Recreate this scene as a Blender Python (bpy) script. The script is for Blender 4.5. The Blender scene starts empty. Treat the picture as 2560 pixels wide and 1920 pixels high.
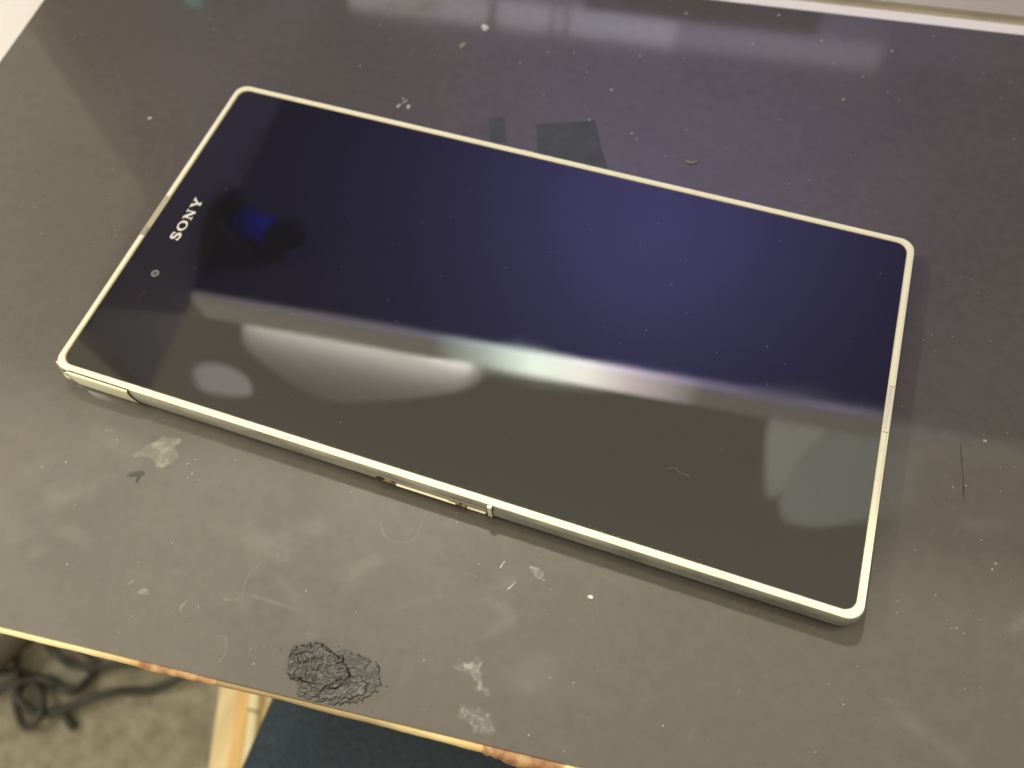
import bpy, bmesh, math, random
from mathutils import Vector, Matrix, noise

random.seed(7)
S = 0.001                                   # everything below is in millimetres; the scene is in metres
scene = bpy.context.scene
col = scene.collection

# ---------------------------------------------------------------- camera
cam_d = bpy.data.cameras.new("camera")
cam = bpy.data.objects.new("camera", cam_d)
col.objects.link(cam)
scene.camera = cam
CAM_POS = Vector((0.040547, -0.088111, 0.151545))
CAM_R = ([0.9462831, 0.3213739, -0.0355958], [0.2729341, -0.8529384, -0.4449753], [-0.1733645, 0.4113573, -0.8948351])   # right, down, forward
CAM_F = 1947.02                             # focal length in pixels of a 2560 wide picture
cam.matrix_world = Matrix.Translation(CAM_POS) @ Matrix((CAM_R[0], [-a for a in CAM_R[1]], [-a for a in CAM_R[2]])).transposed().to_4x4()
cam_d.sensor_fit = 'HORIZONTAL'
cam_d.sensor_width = 5.588
cam_d.lens = CAM_F / 2560 * 5.588
cam_d.clip_start = 0.005
cam_d.clip_end = 50
cam_d.dof.use_dof = True
cam_d.dof.focus_distance = 0.160
cam_d.dof.aperture_fstop = 2.0

# ---------------------------------------------------------------- world: the dim warm room light
AMB = 1.1
world = bpy.data.worlds.new("World")
scene.world = world
world.use_nodes = True
wb = world.node_tree.nodes["Background"]
wb.inputs[0].default_value = (1.0, 0.90, 0.62, 1)
wb.inputs[1].default_value = AMB
scene.cycles.sample_clamp_indirect = 4.0
scene.view_settings.view_transform = 'Standard'
scene.view_settings.look = 'None'
scene.view_settings.exposure = 0.0
scene.view_settings.gamma = 1.0
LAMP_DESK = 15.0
LAMP_CEIL = 32.0
LAMP_BULB = 4300.0
LAMP_BULB2 = 215.0

TH = math.radians(6.3)                      # the furniture is turned 6.3 degrees against the phone
CT, ST = math.cos(TH), math.sin(TH)
Z0 = -6.5                                   # board surface; z = 0 is the phone's glass


def room(x, y, z):
    return (CT * x - ST * y, ST * x + CT * y, z)


def unroom(x, y):
    return (CT * x + ST * y, -ST * x + CT * y)


# ---------------------------------------------------------------- materials
def mat(name, color, rough=0.5, spec=0.5, ior=1.5, metal=0.0, emit=None, emit_s=0.0, coat=0.0):
    m = bpy.data.materials.new(name)
    m.use_nodes = True
    b = m.node_tree.nodes["Principled BSDF"]
    b.inputs["Base Color"].default_value = (*color, 1)
    b.inputs["Roughness"].default_value = rough
    b.inputs["IOR"].default_value = ior
    b.inputs["Specular IOR Level"].default_value = spec
    b.inputs["Metallic"].default_value = metal
    b.inputs["Coat Weight"].default_value = coat
    if emit:
        b.inputs["Emission Color"].default_value = (*emit, 1)
        b.inputs["Emission Strength"].default_value = emit_s
    return m


def nodes(m):
    nt = m.node_tree
    return nt, nt.nodes, nt.links, nt.nodes["Principled BSDF"]


def ramp(nt, stops, interp='LINEAR'):
    r = nt.nodes.new("ShaderNodeValToRGB")
    r.color_ramp.interpolation = interp
    el = r.color_ramp.elements
    while len(el) < len(stops):
        el.new(0.5)
    for e, (p, c) in zip(el, stops):
        e.position = p
        e.color = (*c, 1) if len(c) == 3 else c
    return r


def tex_noise(nt, scale, detail=4, rough=0.55, coord="Object", stretch=None, dist=0.0):
    tc = nt.nodes.new("ShaderNodeTexCoord")
    n = nt.nodes.new("ShaderNodeTexNoise")
    n.inputs["Scale"].default_value = scale
    n.inputs["Detail"].default_value = detail
    n.inputs["Roughness"].default_value = rough
    n.inputs["Distortion"].default_value = dist
    if stretch:
        mp = nt.nodes.new("ShaderNodeMapping")
        mp.inputs["Scale"].default_value = stretch
        nt.links.new(tc.outputs[coord], mp.inputs[0])
        nt.links.new(mp.outputs[0], n.inputs[0])
    else:
        nt.links.new(tc.outputs[coord], n.inputs[0])
    return n


def noise_color(m, scale, c1, c2, lo=0.35, hi=0.65, detail=5, stretch=None):
    nt, nd, lk, b = nodes(m)
    n = tex_noise(nt, scale, detail, stretch=stretch)
    r = ramp(nt, [(lo, c1), (hi, c2)])
    lk.new(n.outputs[0], r.inputs[0])
    lk.new(r.outputs[0], b.inputs["Base Color"])
    return n


def noise_bump(m, scale, strength, dist=0.0002, detail=4):
    nt, nd, lk, b = nodes(m)
    n = tex_noise(nt, scale, detail)
    bp = nd.new("ShaderNodeBump")
    bp.inputs["Strength"].default_value = strength
    bp.inputs["Distance"].default_value = dist
    lk.new(n.outputs[0], bp.inputs["Height"])
    lk.new(bp.outputs[0], b.inputs["Normal"])


# dark brown laminate of the board: satin, with smears in the gloss
M_LAM = mat("dark_laminate", (0.05, 0.043, 0.036), 0.5, spec=0.5, coat=0.75)
nt, nd, lk, b = nodes(M_LAM)
n1 = tex_noise(nt, 28, 6, 0.6)
r1 = ramp(nt, [(0.3, (0.074, 0.063, 0.053)), (0.7, (0.086, 0.074, 0.062))])
lk.new(n1.outputs[0], r1.inputs[0])
n2 = tex_noise(nt, 320, 5, 0.65)
r2 = ramp(nt, [(0.35, (0.90,) * 3), (0.72, (1.12,) * 3)])
lk.new(n2.outputs[0], r2.inputs[0])
mx = nd.new("ShaderNodeMix")
mx.data_type = 'RGBA'
mx.blend_type = 'MULTIPLY'
mx.inputs[0].default_value = 1.0
lk.new(r1.outputs[0], mx.inputs[6])
lk.new(r2.outputs[0], mx.inputs[7])
lk.new(mx.outputs[2], b.inputs["Base Color"])
n3 = tex_noise(nt, 45, 5, 0.6, dist=0.6)
mr = nd.new("ShaderNodeMapRange")
mr.inputs[3].default_value = 0.42
mr.inputs[4].default_value = 0.58
mr.inputs[1].default_value = 0.3
mr.inputs[2].default_value = 0.7
lk.new(n3.outputs[0], mr.inputs[0])
lk.new(mr.outputs[0], b.inputs["Roughness"])
b.inputs["Coat Roughness"].default_value = 0.07
b.inputs["Coat IOR"].default_value = 1.5
n4 = tex_noise(nt, 900, 3)
bp_ = nd.new("ShaderNodeBump")
bp_.inputs["Strength"].default_value = 0.06
bp_.inputs["Distance"].default_value = 0.00005
lk.new(n4.outputs[0], bp_.inputs["Height"])
lk.new(bp_.outputs[0], b.inputs["Normal"])

M_CORE = mat("board_core", (0.62, 0.5, 0.25), 0.55)
noise_color(M_CORE, 60, (0.82, 0.70, 0.34), (0.74, 0.58, 0.26), detail=6)
M_CORE2 = mat("tan_core", (0.42, 0.3, 0.13), 0.6)
noise_color(M_CORE2, 80, (0.46, 0.34, 0.155), (0.34, 0.235, 0.10), detail=6)
M_BAND = mat("aged_edge_band", (0.7, 0.6, 0.3), 0.55)
nt, nd, lk, b = nodes(M_BAND)
tc = nd.new("ShaderNodeTexCoord")
sx = nd.new("ShaderNodeSeparateXYZ")
lk.new(tc.outputs["Object"], sx.inputs[0])
nz = tex_noise(nt, 120, 5, 0.6)
ma = nd.new("ShaderNodeMath")
ma.operation = 'MULTIPLY_ADD'
lk.new(nz.outputs[0], ma.inputs[0])
ma.inputs[1].default_value = 0.012
lk.new(sx.outputs[0], ma.inputs[2])
mr = nd.new("ShaderNodeMapRange")
mr.inputs[1].default_value = -0.08
mr.inputs[2].default_value = 0.04
lk.new(ma.outputs[0], mr.inputs[0])
rr_ = ramp(nt, [(0.0, (0.76, 0.67, 0.40)), (0.28, (0.74, 0.63, 0.34)), (0.40, (0.46, 0.28, 0.11)), (0.50, (0.30, 0.21, 0.095)), (0.78, (0.34, 0.26, 0.13)), (0.88, (0.70, 0.55, 0.26)), (1.0, (0.62, 0.38, 0.15))])
lk.new(mr.outputs[0], rr_.inputs[0])
lk.new(rr_.outputs[0], b.inputs["Base Color"])
M_RUST = mat("worn_core", (0.4, 0.2, 0.09), 0.7)
noise_color(M_RUST, 420, (0.46, 0.29, 0.13), (0.24, 0.10, 0.045), 0.38, 0.62, detail=8)

M_WHITE = mat("white_melamine", (0.88, 0.85, 0.82), 0.45)
noise_color(M_WHITE, 40, (0.90, 0.87, 0.85), (0.88, 0.85, 0.82))
M_TAN = mat("tan_groove", (0.42, 0.37, 0.27), 0.7)
noise_color(M_TAN, 60, (0.44, 0.385, 0.28), (0.38, 0.33, 0.24))
M_BEIGE = mat("beige_top", (0.50, 0.46, 0.39), 0.6)
noise_color(M_BEIGE, 30, (0.52, 0.48, 0.41), (0.46, 0.42, 0.36))

# phone
M_FRAME = mat("ivory_plastic", (0.86, 0.80, 0.50), 0.33)
nt, nd, lk, b = nodes(M_FRAME)
n1 = tex_noise(nt, 90, 6, 0.6)
r1 = ramp(nt, [(0.35, (0.95, 0.94, 0.76)), (0.6, (0.93, 0.91, 0.71)), (0.85, (0.82, 0.77, 0.58))])
lk.new(n1.outputs[0], r1.inputs[0])
lk.new(r1.outputs[0], b.inputs["Base Color"])
M_EDGE = mat("worn_side_band", (0.6, 0.56, 0.42), 0.3, metal=0.25)
M_LIP = mat("polished_lip", (0.97, 0.92, 0.76), 0.2, metal=1.0)
noise_color(M_EDGE, 160, (0.58, 0.565, 0.50), (0.27, 0.26, 0.245), 0.36, 0.68, detail=6, stretch=(0.5, 1, 1))
M_GASKET = mat("tan_gasket", (0.86, 0.78, 0.52), 0.5)
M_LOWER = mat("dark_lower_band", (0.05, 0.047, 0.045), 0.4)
M_GLASS = mat("black_glass", (0.009, 0.009, 0.010), 0.012, ior=1.66)
M_DISPLAY = mat("dark_display", (0.009, 0.009, 0.0115), 0.012, ior=1.66)
for m_ in (M_GLASS, M_DISPLAY):
    nt, nd, lk, b = nodes(m_)
    n1 = tex_noise(nt, 22, 5, 0.6, stretch=(1, 2.2, 1), dist=0.8)
    mr = nd.new("ShaderNodeMapRange")
    mr.inputs[1].default_value = 0.42
    mr.inputs[2].default_value = 0.75
    mr.inputs[3].default_value = 0.012
    mr.inputs[4].default_value = 0.085
    lk.new(n1.outputs[0], mr.inputs[0])
    lk.new(mr.outputs[0], b.inputs["Roughness"])
M_BACK = mat("phone_back", (0.6, 0.57, 0.5), 0.3)
M_GAP = mat("dark_gap", (0.05, 0.035, 0.025), 0.7)
M_GREY = mat("grey_notch", (0.34, 0.32, 0.27), 0.5)
M_SLOT = mat("earpiece_slot", (0.50, 0.45, 0.33), 0.5)
M_PRINT = mat("silver_print", (0.80, 0.79, 0.72), 0.4)
M_LENS = mat("lens_ring", (0.23, 0.24, 0.23), 0.25)
M_PUPIL = mat("lens_pupil", (0.07, 0.075, 0.07), 0.1)
M_SENSOR = mat("sensor_window", (0.028, 0.018, 0.019), 0.03)
M_GOLD = mat("gold_contact", (0.75, 0.52, 0.22), 0.3, metal=0.7)
M_PALE = mat("pale_lip", (0.92, 0.88, 0.72), 0.28, metal=0.55)

# things on the board
M_TAPE = mat("grey_tape", (0.055, 0.066, 0.070), 0.55)
noise_color(M_TAPE, 180, (0.040, 0.047, 0.049), (0.055, 0.061, 0.062))
M_LUMP = mat("dried_black_rubber", (0.045, 0.045, 0.04), 0.42)
noise_color(M_LUMP, 420, (0.036, 0.036, 0.032), (0.068, 0.067, 0.059), detail=6)
noise_bump(M_LUMP, 1300, 0.2, 0.0001)
M_FLAKE = mat("pale_flake", (0.62, 0.60, 0.55), 0.5)
M_DUST = mat("dust", (0.44, 0.42, 0.37), 0.6)


def decal(name, color, rough, lo, hi, amount, scale=260):
    m = mat(name, color, rough)
    nt, nd, lk, b = nodes(m)
    at = nd.new("ShaderNodeAttribute")
    at.attribute_name = "fade"
    n = tex_noise(nt, scale, 6, 0.65)
    ad = nd.new("ShaderNodeMath")
    ad.operation = 'ADD'
    lk.new(at.outputs["Fac"], ad.inputs[0])
    lk.new(n.outputs[0], ad.inputs[1])
    r = nd.new("ShaderNodeMapRange")
    r.interpolation_type = 'SMOOTHSTEP'
    r.inputs[1].default_value = lo
    r.inputs[2].default_value = hi
    r.inputs[3].default_value = 0.0
    r.inputs[4].default_value = amount
    lk.new(ad.outputs[0], r.inputs[0])
    lk.new(r.outputs[0], b.inputs["Alpha"])
    return m


M_STAIN = decal("dried_glue_film", (0.30, 0.29, 0.235), 0.5, 1.12, 1.75, 0.85, 330)
M_STAIN2 = decal("faint_film", (0.20, 0.19, 0.165), 0.5, 1.1, 2.0, 0.42, 420)
M_HAZE = decal("cloudy_scuff", (0.26, 0.25, 0.215), 0.5, 0.98, 1.65, 0.40, 190)
M_CHIP = decal("dark_chip", (0.03, 0.029, 0.026), 0.5, 1.0, 1.4, 0.9, 500)
M_CRYST = decal("crystal_crust", (0.42, 0.41, 0.36), 0.3, 1.28, 1.75, 0.8, 800)
M_SCR = decal("scratch_line", (0.34, 0.33, 0.28), 0.45, 0.85, 1.5, 0.42, 450)
M_SCRD = decal("dark_scratch", (0.02, 0.018, 0.016), 0.5, 0.7, 1.3, 0.5, 400)
M_SCRB = decal("bright_scratch", (0.75, 0.73, 0.66), 0.3, 0.6, 0.9, 0.95, 600)

# below the board
M_CARPET = mat("grey_carpet", (0.3, 0.27, 0.2), 0.95, spec=0.1)
noise_color(M_CARPET, 75, (0.225, 0.208, 0.17), (0.335, 0.312, 0.258), 0.36, 0.66, detail=6)
noise_bump(M_CARPET, 160, 0.8, 0.004)
M_CABLE = mat("black_cable", (0.018, 0.018, 0.015), 0.45)
M_CORD = mat("brown_bundle", (0.045, 0.037, 0.022), 0.6)
M_NAVY = mat("navy_fabric", (0.02, 0.026, 0.036), 0.9, spec=0.2)
noise_color(M_NAVY, 500, (0.034, 0.048, 0.072), (0.052, 0.070, 0.098), detail=6)
noise_bump(M_NAVY, 1400, 0.5, 0.0005)
M_WOOD = mat("pine", (0.6, 0.42, 0.2), 0.5)
noise_color(M_WOOD, 20, (0.85, 0.58, 0.25), (0.75, 0.47, 0.18), stretch=(6, 0.4, 1))
M_WOODP = mat("pale_pine", (0.72, 0.6, 0.36), 0.5)
noise_color(M_WOODP, 20, (0.85, 0.70, 0.42), (0.72, 0.57, 0.33), stretch=(6, 0.4, 1))
M_WOODC = mat("cream_highlight", (0.85, 0.77, 0.53), 0.45)  # highlight on the wood, painted as a strip of its own colour

# hutch above the board (seen as a reflection)
M_UNDER = mat("blue_underside", (0.165, 0.155, 0.20), 0.6)
M_SIDE = mat("hutch_side", (0.33, 0.30, 0.28), 0.6)
noise_color(M_SIDE, 8, (0.36, 0.33, 0.30), (0.28, 0.25, 0.23))
M_WALL = mat("wall_paint", (0.50, 0.44, 0.42), 0.8)
M_STRIP = mat("shelf_lip", (0.72, 0.70, 0.60), 0.4)
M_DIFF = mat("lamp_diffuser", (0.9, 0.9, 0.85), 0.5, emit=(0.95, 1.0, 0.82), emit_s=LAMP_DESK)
nt, nd, lk, b = nodes(M_DIFF)                # glow ramped along the cover; its faint ends imitate the lit shelf lip
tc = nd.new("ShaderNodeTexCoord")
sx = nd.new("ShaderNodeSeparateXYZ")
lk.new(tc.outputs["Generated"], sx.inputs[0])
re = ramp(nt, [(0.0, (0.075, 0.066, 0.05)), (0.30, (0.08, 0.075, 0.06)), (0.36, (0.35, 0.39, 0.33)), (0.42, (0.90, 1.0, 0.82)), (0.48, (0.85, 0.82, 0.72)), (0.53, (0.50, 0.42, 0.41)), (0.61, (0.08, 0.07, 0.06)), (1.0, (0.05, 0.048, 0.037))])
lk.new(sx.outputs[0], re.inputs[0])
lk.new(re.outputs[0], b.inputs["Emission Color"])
M_TUBE = mat("tube_glow", (0.9, 0.9, 0.9), 0.4, emit=(1.0, 0.95, 0.88), emit_s=LAMP_CEIL)
M_BULB = mat("bulb_glow", (0.9, 0.9, 0.9), 0.4, emit=(1.0, 0.93, 0.78), emit_s=LAMP_BULB)
M_BULB2 = mat("bulb_glow_left", (0.9, 0.9, 0.9), 0.4, emit=(1.0, 0.93, 0.78), emit_s=LAMP_BULB2)
M_HOUSE = mat("lamp_housing", (0.55, 0.53, 0.50), 0.5)
M_PANEL = mat("panel_glow", (0.8, 0.8, 0.8), 0.5, emit=(0.98, 0.95, 0.80), emit_s=1.5)
M_PANEL2 = mat("panel_glow_dim", (0.8, 0.8, 0.8), 0.5, emit=(0.88, 0.95, 0.84), emit_s=1.15)
M_PANEL3 = mat("spot_glow", (0.8, 0.8, 0.8), 0.5, emit=(1.0, 0.92, 0.90), emit_s=1.6)
M_BACKL = mat("back_item_glow", (0.8, 0.8, 0.8), 0.5, emit=(1.0, 0.97, 0.85), emit_s=2.5)
M_BACKD = mat("dim_item_glow", (0.7, 0.68, 0.6), 0.5, emit=(1.0, 0.95, 0.82), emit_s=1.0)
M_BLUE = mat("blue_plastic", (0.02, 0.025, 0.75), 0.4)
M_MON = mat("added_violet_glow", (0.1, 0.1, 0.1), 0.4, emit=(0.42, 0.40, 1.0), emit_s=125.0)


# ---------------------------------------------------------------- mesh helpers
class MB:
    def __init__(self):
        self.v, self.f = [], []

    def add(self, vs, fs):
        o = len(self.v)
        self.v += [tuple(p) for p in vs]
        self.f += [tuple(i + o for i in f) for f in fs]

    def box(self, x0, x1, y0, y1, z0, z1, tf=None):
        vs = [(x, y, z) for z in (z0, z1) for y in (y0, y1) for x in (x0, x1)]
        if tf:
            vs = [tf(*p) for p in vs]
        self.add(vs, [(0, 2, 3, 1), (4, 5, 7, 6), (0, 1, 5, 4), (1, 3, 7, 5), (3, 2, 6, 7), (2, 0, 4, 6)])

    def tube(self, pts, r, n=8):
        pts = [Vector(p) for p in pts]
        rings = []
        for i, p in enumerate(pts):
            t = (pts[min(i + 1, len(pts) - 1)] - pts[max(i - 1, 0)]).normalized()
            up = Vector((0, 0, 1)) if abs(t.z) < 0.9 else Vector((0, 1, 0))
            a = t.cross(up).normalized()
            c = a.cross(t)
            rr = r[i] if isinstance(r, (list, tuple)) else r
            rings.append([p + a * math.cos(2 * math.pi * k / n) * rr + c * math.sin(2 * math.pi * k / n) * rr for k in range(n)])
        vs = [q for rg in rings for q in rg]
        fs = []
        for i in range(len(pts) - 1):
            for k in range(n):
                fs.append((i * n + k, i * n + (k + 1) % n, (i + 1) * n + (k + 1) % n, (i + 1) * n + k))
        fs.append(tuple(range(n))[::-1])
        fs.append(tuple((len(pts) - 1) * n + k for k in range(n)))
        self.add(vs, fs)

    def prism(self, pts, z0, z1, taper=1.0):
        n = len(pts)
        cx = sum(p[0] for p in pts) / n
        cy = sum(p[1] for p in pts) / n
        vs = [(x, y, z0) for x, y in pts] + [(cx + (x - cx) * taper, cy + (y - cy) * taper, z1) for x, y in pts]
        fs = [tuple(range(n))[::-1], tuple(range(n, 2 * n))]
        fs += [(i, (i + 1) % n, n + (i + 1) % n, n + i) for i in range(n)]
        self.add(vs, fs)

    def build(self, name, m, parent=None, smooth=False, bevel=0.0, origin=None, seg=2):
        me = bpy.data.meshes.new(name)
        org = Vector(origin if origin else (0, 0, 0))
        me.from_pydata([((Vector(p) - org) * S) for p in self.v], [], self.f)
        bm = bmesh.new()
        bm.from_mesh(me)
        bmesh.ops.recalc_face_normals(bm, faces=bm.faces)
        if bevel:
            bmesh.ops.bevel(bm, geom=[e for e in bm.edges], offset=bevel * S, segments=seg, profile=0.5, affect='EDGES')
        bm.to_mesh(me)
        bm.free()
        if smooth:
            me.polygons.foreach_set("use_smooth", [True] * len(me.polygons))
        me.materials.append(m)
        o = bpy.data.objects.new(name, me)
        col.objects.link(o)
        o.location = org * S
        if parent:
            o.parent = parent
            p, w = parent, Vector((0, 0, 0))
            while p:
                w += p.location
                p = p.parent
            o.location = (org * S) - w
        return o


def tag(o, label=None, cat=None, group=None, kind=None):
    if label:
        o["label"] = label
    if cat:
        o["category"] = cat
    if group:
        o["group"] = group
    if kind:
        o["kind"] = kind
    return o


def thing(name, label, cat, loc=(0, 0, 0), group=None):
    o = bpy.data.objects.new(name, None)
    o.empty_display_size = 0.01
    col.objects.link(o)
    o.location = Vector(loc) * S
    return tag(o, label, cat, group)


def smooth_path(pts, n=6):
    out = []
    P = [Vector(p) for p in pts]
    for i in range(len(P) - 1):
        p0, p1, p2, p3 = P[max(i - 1, 0)], P[i], P[i + 1], P[min(i + 2, len(P) - 1)]
        for k in range(n):
            t = k / n
            out.append(0.5 * ((2 * p1) + (p2 - p0) * t + (2 * p0 - 5 * p1 + 4 * p2 - p3) * t * t + (3 * p1 - p0 - 3 * p2 + p3) * t ** 3))
    out.append(P[-1])
    return out


def rounded(pts, n=5):
    P = [Vector((x, y, 0)) for x, y in pts]
    m_ = len(P)
    out = []
    for i in range(m_):                      # corner cutting
        a, b2, c2 = P[i - 1], P[i], P[(i + 1) % m_]
        p, q = b2.lerp(a, 0.42), b2.lerp(c2, 0.42)
        for k2 in range(n + 1):
            t = k2 / n
            out.append((p.lerp(b2, t)).lerp(b2.lerp(q, t), t))
    return [(v.x, v.y) for v in out]


def inside(poly, x, y):
    c = False
    j = len(poly) - 1
    for i in range(len(poly)):
        xi, yi = poly[i]
        xj, yj = poly[j]
        if (yi > y) != (yj > y) and x < (xj - xi) * (y - yi) / (yj - yi) + xi:
            c = not c
        j = i
    return c


def edge_dist(poly, x, y):
    best = 1e9
    j = len(poly) - 1
    for i in range(len(poly)):
        ax, ay = poly[j]
        bx, by = poly[i]
        dx, dy = bx - ax, by - ay
        t = max(0, min(1, ((x - ax) * dx + (y - ay) * dy) / (dx * dx + dy * dy + 1e-12)))
        best = min(best, math.hypot(x - ax - dx * t, y - ay - dy * t))
        j = i
    return best


# ================================================================= the surface: a dark laminate board
BX0, BX1, BY0, BY1, BT = -163.0, 360.0, -90.0, 119.6, 3.6
board = thing("desk_board", "dark brown laminate desk board with worn yellow front edge, under the phone", "desk", room(0, 0, Z0))
m = MB()
m.box(BX0, BX1, BY0, BY1, Z0 - 0.7, Z0, room)
top = m.build("tabletop", M_LAM, board)
m = MB()
m.box(BX0 + 0.25, BX1, BY0 + 0.3, BY1 - 0.1, Z0 - BT, Z0 - 0.702, room)
m.build("core", M_CORE, board)


def front_piece(x0, x1, prof, n=14, jag=0.0, seed=0, lift=0.0):
    """a stretch of the front edge between x0 and x1: prof(t) gives (how far it stands out, its lower z)"""
    mb = MB()
    rows = []
    for i in range(n + 1):
        t = i / n
        x = x0 + (x1 - x0) * t
        out, zb = prof(t)
        j = jag * noise.noise(Vector((x * 0.9, seed, 0.3)))
        j2 = jag * noise.noise(Vector((x * 0.9, seed, 7.3)))
        j3 = jag * noise.noise(Vector((x * 1.9, seed, 3.3)))
        y = BY0 - 0.06
        zt = Z0 - 0.32 + lift
        rows.append([room(x, y + 0.3, zt - 0.2), room(x, y, zt), room(x, y - out * 0.5, zt + j3 * 0.5), room(x, y - out + j, zt - 0.3), room(x, y - out * 1.02 + j, (zt + zb) / 2 + j2), room(x, y - out * 0.8 + j, zb + j2), room(x, y + 0.3, zb)])
    K = 7
    vs = [p for r in rows for p in r]
    fs = [(i * K + k, i * K + k + 1, (i + 1) * K + k + 1, (i + 1) * K + k) for i in range(n) for k in range(K - 1)]
    mb.add(vs, fs)
    return mb


def bandw(x):
    return 1.08 + 0.10 * noise.noise(Vector((x * 0.12, 0, 0))) + (0.3 * max(0, 1 - abs(x - 16) / 14)) - (0.25 * max(0, 1 - abs(x + 22) / 16))


front_piece(BX0, 20, lambda t: (bandw(BX0 + (20 - BX0) * t), Z0 - BT), 150, 0.06, 2).build("edge_band", M_BAND, board, smooth=True)
front_piece(34, BX1, lambda t: (1.2, Z0 - BT), 20).build("edge_band", M_CORE, board, smooth=True)
front_piece(-50.5, -34.0, lambda t: (1.30 + 0.12 * math.sin(math.pi * t) - 0.3 * t, Z0 - BT), 40, 0.16, 1, 0.14).build("worn_patch", M_RUST, board, smooth=True)["label"] = "orange brown worn patch on the pale edge"
front_piece(19.0, 34.5, lambda t: (1.45 + 0.75 * math.sin(math.pi * min(1, t * 1.1)), Z0 - BT - 0.8), 34, 0.5, 4, 0.03).build("worn_patch", M_RUST, board, smooth=True)["label"] = "swollen splintered brown patch of the edge"
m = MB()
m.box(-36, 34, BY0 - 0.055, BY0 + 0.001, Z0 - 0.6, Z0 - 0.06, room)
m.build("edge_seam", mat("seam_brown", (0.07, 0.055, 0.035), 0.7), board)

# dried stains, chips and scratches on the board
POLY = {
 'stain_big':[(-64.45, -56.91), (-63.56, -55.83), (-62.37, -54.04), (-61.04, -52.8), (-60.8, -51.81), (-60.06, -50.96), (-58.43, -50.94), (-56.0, -50.36), (-54.99, -51.04), (-55.29, -52.14), (-56.12, -52.82), (-54.95, -53.63), (-53.57, -55.17), (-54.28, -56.38), (-55.43, -57.54), (-56.27, -58.69), (-57.95, -58.75), (-59.19, -57.68), (-60.73, -57.49), (-62.51, -57.58), (-63.19, -58.49), (-65.11, -58.02)],
 'stain_upper':[(-64.67, -50.51), (-63.16, -49.2), (-59.96, -48.99), (-60.3, -50.02), (-61.55, -50.52), (-61.37, -51.18), (-63.19, -51.26)],
 'stain_small':[(-74.63, -54.75), (-73.37, -53.73), (-71.34, -53.28), (-70.56, -53.53), (-71.64, -54.5), (-73.31, -54.83)],
 'chip_halo':[(-65.9, -65.69), (-64.79, -63.88), (-63.46, -61.9), (-61.12, -60.75), (-59.51, -60.23), (-59.29, -61.61), (-58.73, -62.87), (-59.31, -64.59), (-60.86, -65.67), (-63.31, -66.27), (-64.52, -67.24)],
 'chip_dark':[(-63.25, -62.42), (-62.49, -61.0), (-61.23, -60.4), (-59.6, -60.07), (-59.46, -60.99), (-59.91, -61.91), (-59.67, -62.99), (-60.44, -63.05), (-60.95, -61.86), (-61.92, -62.27)],
 'stain_left':[(-105.22, -45.88), (-104.52, -44.3), (-103.77, -42.93), (-101.84, -42.77), (-101.41, -43.88), (-102.48, -44.78), (-103.81, -45.31), (-105.08, -46.73)],
 'stain_v':[(-50.61, -82.65), (-50.05, -81.52), (-48.91, -80.89), (-49.03, -81.96), (-49.68, -82.77), (-49.78, -83.23)],
 'stain_w':[(-47.77, -83.41), (-47.41, -82.44), (-46.15, -82.03), (-45.01, -82.67), (-43.76, -83.52), (-45.85, -83.79), (-47.04, -84.01)],
 'stain_drop':[(-38.27, -83.36), (-37.81, -82.38), (-36.73, -81.18), (-36.45, -82.34), (-36.83, -83.3), (-36.62, -84.47), (-36.5, -85.33), (-37.52, -84.36)],
 'stain_knot':[(-30.42, -79.25), (-30.06, -78.55), (-28.4, -78.58), (-27.9, -79.0), (-28.76, -79.62), (-29.84, -79.65)],
 'chip_cluster':[(25.88, -54.1), (26.55, -53.03), (27.76, -52.8), (29.11, -53.04), (30.33, -53.66), (30.18, -55.06), (29.31, -56.27), (28.22, -56.04), (27.59, -54.9)],
 'spill_a':[(13.54, -77.54), (14.08, -75.96), (16.09, -74.67), (17.67, -75.54), (19.78, -73.43), (22.92, -71.84), (25.01, -73.08), (25.62, -75.94), (27.78, -77.48), (28.35, -80.26), (26.68, -81.19), (23.93, -80.27), (21.5, -78.08), (19.06, -78.14), (17.09, -77.28), (15.2, -77.75)],
 'spill_b':[(19.83, -80.15), (24.17, -80.93), (28.71, -80.14), (31.71, -84.22), (30.97, -86.6), (26.53, -87.4), (21.81, -85.4)],
 'haze_right':[(42.86, -77.57), (44.9, -73.95), (46.71, -74.81), (46.95, -78.35), (43.14, -81.07)],
}
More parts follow.
